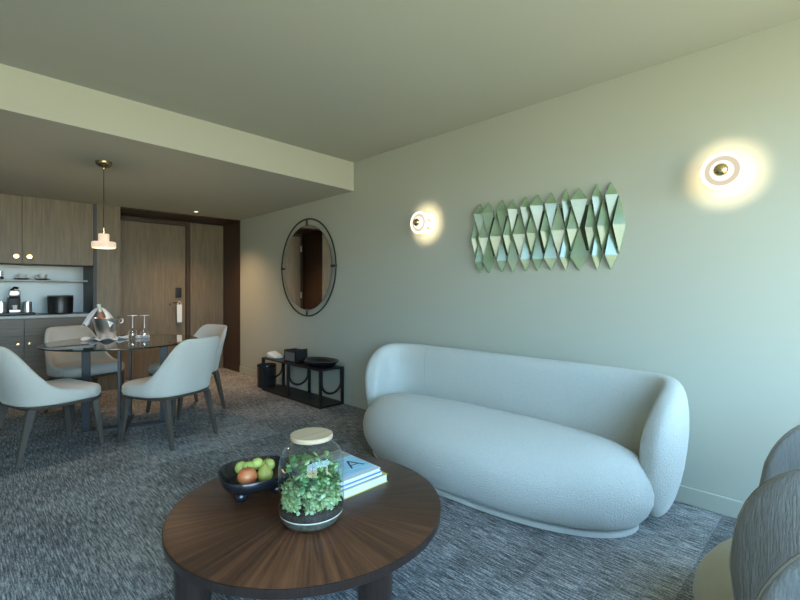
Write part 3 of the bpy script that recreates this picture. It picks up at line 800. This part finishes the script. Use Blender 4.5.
# draped napkin over the neck / rim
bm = bmesh.new()
s_, c_ = math.sin(R(44.7)), math.cos(R(44.7))
def cam(l, d, z): return (c_ * l + s_ * d, -s_ * l + c_ * d, z)    # l = across the cooler, d = depth through it
NA, NB = 22, 10
def flap(sgn):
    rows = []
    for i in range(NA + 1):
        u = i / NA; row = []
        for j in range(NB + 1):
            v = j / NB - .5
            l = sgn * (.010 + (.140 if sgn < 0 else .125) * u ** .9) - .035; wd = .02 + .05 * u; d = v * 2 * wd * .9 - .045
            z = .310 - .165 * u ** 1.5 + .012 * math.sin(v * 9 + u * 3) * u - .03 * abs(v) * u
            row.append(cam(l, d, z))
        rows.append(row)
    for off in (0, .003):
        V = [[bm.verts.new((x, y, z + off)) for x, y, z in r] for r in rows]
        for a, b in zip(V[:-1], V[1:]):
            for k in range(NB): bm.faces.new((a[k], a[k + 1], b[k + 1], b[k]))
        if off == 0: V0 = V
    bd = lambda V: [V[0][k] for k in range(NB + 1)] + [V[i][NB] for i in range(1, NA + 1)] + [V[NA][k] for k in range(NB - 1, -1, -1)] + [V[i][0] for i in range(NA - 1, 0, -1)]
    A_, B_ = bd(V0), bd(V)
    for k in range(len(A_)): bm.faces.new((A_[k], A_[(k + 1) % len(A_)], B_[(k + 1) % len(A_)], B_[k]))
flap(-1); flap(1)
o = link('draped_napkin', bm, M['white'], angle=60); o.location = (BKX, BKY, ZD + .0065); tag(o, 'white napkin draped round the bottle neck over the cooler rim', 'napkin')
def upglass(px, py, label):
    t = thing('wine_glass', label, 'wine glass', (px, py, ZD), group='upturned wine glasses on the table')
    bm = bmesh.new(); lathe(bm, [(.032, .0005), (.040, .03), (.043, .055), (.036, .085), (.012, .108), (.004, .115)], n=36); link('bowl', bm, M['wglass'], t)
    bm = bmesh.new(); lathe(bm, [(0, .112), (.0045, .113), (.004, .12), (.0038, .225), (.006, .233), (0, .234)], n=14); link('stem', bm, M['wglass2'], t)
    bm = bmesh.new(); lathe(bm, [(0, .2345), (.012, .2340), (.044, .2350), (.044, .2395), (0, .2395)], n=36); link('foot', bm, M['wglass2'], t)
M['wglass2'] = glass('bright_glass', (.90, .92, .93), 1.6, mn=.65, rough=.3)
G1 = (1.235, 5.045); G2 = (1.325, 4.985)
upglass(*G1, 'upturned wine glass nearer the steel cooler')
upglass(*G2, 'upturned wine glass nearer the door side of the table')
o = bxo('cork_coaster', (-.06, .06, -.035, .035, 0, .03), M['white'], bev=.012, seg=3); o.name = 'rolled_napkin'; o.data.name = 'rolled_napkin'
o.location = ((G1[0] + G2[0]) / 2 + .055, (G1[1] + G2[1]) / 2 + .075, ZD); o.rotation_euler.z = R(-35)
tag(o, 'small white rolled napkin between the two upturned wine glasses', 'napkin')

# pendant lamp
PX, PY = .872, 4.44
PZ = soffit_z(PX, PY)
t = thing('pendant_lamp', 'pendant lamp with brass canopy and glowing stacked alabaster discs over the dining table', 'pendant lamp', (PX, PY, PZ))
bm = bmesh.new(); lathe(bm, [(0, 0), (.062, 0), (.062, -.006), (.056, -.026), (.040, -.042), (.014, -.052), (.012, -.062), (0, -.062)], n=40); link('canopy', bm, M['pbrass'], t)
bm = bmesh.new(); tube(bm, [(0, 0, -.06), (0, 0, -0.577)], .003, 8); link('cable', bm, M['black'], t)
bm = bmesh.new(); lathe(bm, [(0, -0.557), (.008, -0.557), (.008, -0.607), (0, -0.607)], n=16); link('cable_holder', bm, M['brass'], t)
bm = bmesh.new(); lathe(bm, [(0, -0.608), (.036, -0.608), (.039, -0.612), (.039, -0.672), (.082, -0.675), (.088, -0.682), (.089, -0.694), (.086, -0.699), (.089, -0.704), (.089, -0.718), (.083, -0.728), (.05, -0.732), (0, -0.732)], n=56); link('shade', bm, M['pendglass'], t)
l = bpy.data.lights.new('pendant_bulb', 'POINT'); l.energy = 9; l.color = (1, .68, .42); l.shadow_soft_size = .09
lo = bpy.data.objects.new('pendant_bulb', l); COL.objects.link(lo); lo.location = (PX, PY, PZ - .84)

# ------------------------------------------------------------------ right wall: mirror, sconces, relief
t = thing('round_mirror', 'round mirror in an open black metal ring on the green wall', 'mirror', (W, 4.63, 1.523))
bm = bmesh.new(); tube(bm, [(-.035, .585 * math.cos(a), .585 * math.sin(a)) for a in [2 * PI * k / 96 for k in range(96)]], .0085, 10, closed=True); link('frame', bm, M['black'], t)
bm = bmesh.new(); lathe(bm, [(0, .030), (.508, .030), (.512, .033), (.512, .040), (0, .040)], n=96, axis='X')
for f in bm.faces: f.material_index = 0 if all(abs(v.co.x + .040) < .0005 for v in f.verts) else 1
link('glass', bm, [M['mirror'], M['mirback']], t)
for a in (0, 90, 180, 270):
    bm = bmesh.new(); ca, sa = math.cos(R(a)), math.sin(R(a)); tube(bm, [(-.035, .50 * ca, .50 * sa), (-.035, .59 * ca, .59 * sa)], .014, 8); link('clip', bm, M['black'], t)
bm = bmesh.new(); lathe(bm, [(0, 0), (.10, 0), (.10, .031), (0, .031)], n=24, axis='X'); link('wall_mount', bm, M['mirback'], t)

def sconce(y, z, label):
    t = thing('wall_sconce', label, 'wall lamp', (W, y, z), group='round sconces on the green wall')
    bm = bmesh.new(); lathe(bm, [(0, 0), (.045, 0), (.045, .012), (.012, .014), (.012, .045), (0, .045)], n=32, axis='X'); link('wall_plate', bm, M['brass'], t)
    bm = bmesh.new(); lathe(bm, [(.02, .034), (.104, .034), (.110, .038), (.110, .058), (.104, .062), (.02, .062), (.02, .034)], n=64, axis='X'); link('glass_dish', bm, M['dish'], t)
    for a in (90, 210, 330):
        bm = bmesh.new(); ca, sa = math.cos(R(a)), math.sin(R(a)); tube(bm, [(-.061, .07 * ca, .07 * sa), (-.086, .07 * ca, .07 * sa)], .0025, 6); link('strut', bm, M['brass'], t)
    bm = bmesh.new(); lathe(bm, [(0, .085), (.094, .085), (.100, .089), (.100, .112), (.096, .118), (.082, .118), (.079, .109), (.058, .107), (0, .107)], n=64, axis='X')
    for f in bm.faces:
        r = sum(math.hypot(v.co.y, v.co.z) for v in f.verts) / len(f.verts)
        f.material_index = 1 if r > .075 else 0
    link('glass_shade', bm, [M['lampcream'], M['lampcore']], t)
    bm = bmesh.new(); lathe(bm, [(0, .1075), (.054, .1075), (.054, .118), (.050, .122), (0, .122)], n=48, axis='X'); link('glass_core', bm, M['lampcore'], t)
    bm = bmesh.new(); lathe(bm, [(0, .123), (.012, .124), (.028, .128), (.034, .140), (.028, .153), (.015, .160), (0, .161)], n=36, axis='X'); link('knob', bm, M['brass'], t)
    l = bpy.data.lights.new('sconce_glow', 'SPOT'); l.spot_size = R(143); l.spot_blend = .10; l.shadow_soft_size = .012; l.energy = 5.2; l.color = (1, .82, .60)
    lo = bpy.data.objects.new('sconce_glow', l); COL.objects.link(lo); lo.location = (W - .078, y, z); lo.rotation_euler = (0, R(-90), 0)
sconce(.488, 1.892, 'larger looking lit round wall sconce at the right, near the picture edge')
sconce(2.715, 1.852, 'lit round wall sconce left of the green relief')

art = thing('wall_relief', 'green glazed ceramic relief of folded diamond tiles on the wall', 'wall art', (W, 1.62, 1.67))
ra = random.Random(11)
cols = [2.123, 2.041, 1.913, 1.823, 1.707, 1.612, 1.51, 1.4, 1.306, 1.189, 1.097]     # apexes, left to right on the wall
wid = [.086, .100, .082, .090, .076, .092, .088, .066, .118, .070, .092]
mids = [2.159, 2.074, 1.966, 1.852, 1.756, 1.656, 1.545, 1.452, 1.351, 1.23, 1.145, 1.046]
midw = [.066, .082, .104, .082, .096, .094, .074, .100, .084, .094, .084, .082]
def tile(yc, w, zt, ze, zb, dep, je, sx=0):
    bm = bmesh.new(); x0 = -.004
    T = bm.verts.new((x0 - .012, yc + sx, zt)); B = bm.verts.new((x0 - .012, yc, zb)); Lf = bm.verts.new((x0, yc + w / 2, ze)); Rt = bm.verts.new((x0, yc - w / 2, ze)); C_ = bm.verts.new((x0 - dep, yc + je, ze))
    K = [bm.verts.new((0, v.co.y, v.co.z)) for v in (T, Lf, B, Rt)]
    bm.faces.new((T, Lf, C_)); bm.faces.new((T, C_, Rt)); bm.faces.new((B, C_, Lf)); bm.faces.new((B, Rt, C_))
    for a, b, c, d in ((T, Lf, K[1], K[0]), (Lf, B, K[2], K[1]), (B, Rt, K[3], K[2]), (Rt, T, K[0], K[3])): bm.faces.new((a, b, c, d))
    bm.faces.new(K)
    o = link('tile', bm, M['art'], art, smooth=False); return o
zt, z1, z2, z3, zb = 1.951 - 1.67, 1.868 - 1.67, 0.0, 1.478 - 1.67, 1.390 - 1.67
bm = bmesh.new(); box(bm, -.003, -.0005, 1.052 - 1.62, 2.150 - 1.62, z3 + .04, z1 - .04); link('gap_shade', bm, M['artshade'], art)  # added dark plate that paints the shade seen in the tile gaps
for y, w in zip(cols, wid):
    w *= .90
    yy = y - 1.62
    tile(yy, w, zt + ra.uniform(-.006, .006), z1, z2 + .004, ra.uniform(.040, .058), ra.uniform(.45, .95) * w / 2)
    tile(yy + ra.uniform(-.004, .004), w, z2 + .01, z3, zb + ra.uniform(-.006, .006), ra.uniform(.040, .058), ra.uniform(.45, .95) * w / 2)
for y, w in zip(mids, midw):
    w *= .90
    tile(y - 1.62, w, z1 - .01, z2, z3 + .01, ra.uniform(.048, .066), ra.uniform(.45, .95) * w / 2)

# ------------------------------------------------------------------ console with things
CX0, CX1, CY0, CY1 = 2.69, 3.005, 3.91, 5.18
t = thing('console_table', 'low black metal console with looped end frames under the mirror', 'console', (0, 0, 0))
bxo('bottom_shelf', (CX0, CX1, CY0, CY1, .0, .022), M['black'], t, bev=.002, seg=1)
bxo('top_shelf', (CX0, CX1, CY0, CY1, .392, .41), M['black'], t, bev=.002, seg=1)
for y in (CY0 + .013, 4.57, CY1 - .013):
    for x in (CX0 + .014, CX1 - .014): bxo('post', (x - .014, x + .014, y - .012, y + .012, .022, .392), M['black'], t)
    bm = bmesh.new(); cx = (CX0 + CX1) / 2; rr = (CX1 - CX0) / 2 - .03
    tube(bm, [(cx + rr * math.cos(a), y, .26 - .95 * rr * math.sin(a)) for a in [PI * k / 20 for k in range(21)]], .013, 8)
    for sx in (-1, 1): tube(bm, [(cx + sx * rr, y, .26), (cx + sx * rr, y, .392)], .013, 8)
    link('loop', bm, M['black'], t)
bm = bmesh.new(); ang = [2 * PI * k / 48 for k in range(48)]
lathe(bm, [(0, 0), (.12, 0), (.165, .02), (.205, .052), (.208, .058), (.202, .058), (.16, .028), (.11, .010), (0, .010)], n=64)
o = link('shallow_bowl', bm, M['blackgloss'], angle=60); o.location = (2.85, 4.14, .411); o.scale = (.82, 1.25, 1.15); tag(o, 'wide shallow black bowl on the right end of the console', 'bowl')
t = thing('storage_box', 'open black box with a printed front on the console', 'box', (2.80, 4.565, .411))
t.scale = (1.1, 1.1, 1.22)
bm = bmesh.new(); box(bm, -.07, .07, -.115, .115, 0, .005); box(bm, -.07, -.064, -.115, .115, 0, .115); box(bm, .064, .07, -.115, .115, 0, .115); box(bm, -.07, .07, -.115, -.109, 0, .13); box(bm, -.07, .07, .109, .115, 0, .115)
link('body', bm, M['black'], t, smooth=False)
bxo('label_panel', (-.0715, -.0702, -.095, .095, .018, .098), M['printgrey'], t)
bxo('divider', (-.063, .063, -.04, -.035, .006, .118), M['black'], t)
bm = bmesh.new(); puffy(bm, lambda o: rrect(-.07, .07, -.10, .10, .03, 6, o), [(.004, 0), (0, .006), (0, .035), (.01, .045), (.03, .052), (.05, .054)], warp=lambda q: Vector((q.x, q.y, q.z + (.02 * math.sin(q.y * 18 + q.x * 9) * (q.z / .05)))))
o = link('folded_towel', bm, M['white'], angle=60); o.location = (2.80, 5.04, .411); tag(o, 'white folded towel on the left end of the console', 'towel')
t = thing('waste_bin', 'black round waste bin on the floor beside the console', 'bin', (2.845, 5.335, 0))
bm = bmesh.new(); lathe(bm, [(0, 0), (.112, 0), (.118, .01), (.120, .282), (.116, .285), (.112, .28), (.108, .02), (0, .02)], n=48); link('body', bm, M['bucket'], t)
bm = bmesh.new(); lathe(bm, [(.121, .262), (.1225, .264), (.1225, .284), (.121, .286), (.121, .262)], n=48); link('rim', bm, M['blackgloss'], t)

# ------------------------------------------------------------------ light
wd = bpy.data.worlds.new('sky'); SC.world = wd; wd.use_nodes = True
nt = wd.node_tree; nt.nodes.clear()
out = nt.nodes.new('ShaderNodeOutputWorld'); bg = nt.nodes.new('ShaderNodeBackground')
tc = nt.nodes.new('ShaderNodeTexCoord'); sp = nt.nodes.new('ShaderNodeSeparateXYZ'); cr = nt.nodes.new('ShaderNodeValToRGB')
mr = nt.nodes.new('ShaderNodeMapRange'); mr.inputs['From Min'].default_value = -1; mr.inputs['From Max'].default_value = 1
nt.links.new(tc.outputs['Generated'], sp.inputs[0]); nt.links.new(sp.outputs[2], mr.inputs[0]); nt.links.new(mr.outputs[0], cr.inputs[0])
e = cr.color_ramp.elements
e[0].position = 0; e[0].color = (.36, .36, .23, 1)          # garden lawn and trees below the horizon
e[1].position = 1; e[1].color = (.30, .58, 1.0, 1)
k = e.new(.40); k.color = (.38, .39, .28, 1)
k = e.new(.485); k.color = (.57, .59, .48, 1)
k = e.new(.56); k.color = (.44, .78, 1.08, 1)
nt.links.new(cr.outputs[0], bg.inputs[0]); bg.inputs[1].default_value = 14.0
nt.links.new(bg.outputs[0], out.inputs[0])
l = bpy.data.lights.new('window_portal', 'AREA'); l.shape = 'RECTANGLE'; l.size = WX1 - WX0; l.size_y = WZ1 - WZ0; l.cycles.is_portal = True
lo = bpy.data.objects.new('window_portal', l); COL.objects.link(lo); lo.location = ((WX0 + WX1) / 2, YB - .16, (WZ0 + WZ1) / 2); lo.rotation_euler = (R(-90), 0, 0)
# daylight points to +Y (into the room)
lo.rotation_euler = (R(90), 0, R(180)) if False else (R(-90), 0, 0)

# ------------------------------------------------------------------ camera
cam_d = bpy.data.cameras.new('camera'); co = bpy.data.objects.new('camera', cam_d); COL.objects.link(co)
cam_d.sensor_width = 36; cam_d.lens = 446 / 800 * 36; cam_d.shift_y = -10 / 800; cam_d.clip_start = .02
co.location = (0, 0, 1.25); co.rotation_euler = (R(90), 0, R(-44.7)); SC.camera = co
SC.view_settings.view_transform = 'Standard'; SC.view_settings.look = 'None'; SC.view_settings.gamma = 1
SC.view_settings.use_curve_mapping = False; SC.view_settings.exposure = 0.0
SC.cycles.use_denoising = True
SC.cycles.max_bounces = 10; SC.cycles.diffuse_bounces = 6; SC.cycles.transparent_max_bounces = 16
SC.cycles.sample_clamp_indirect = 6
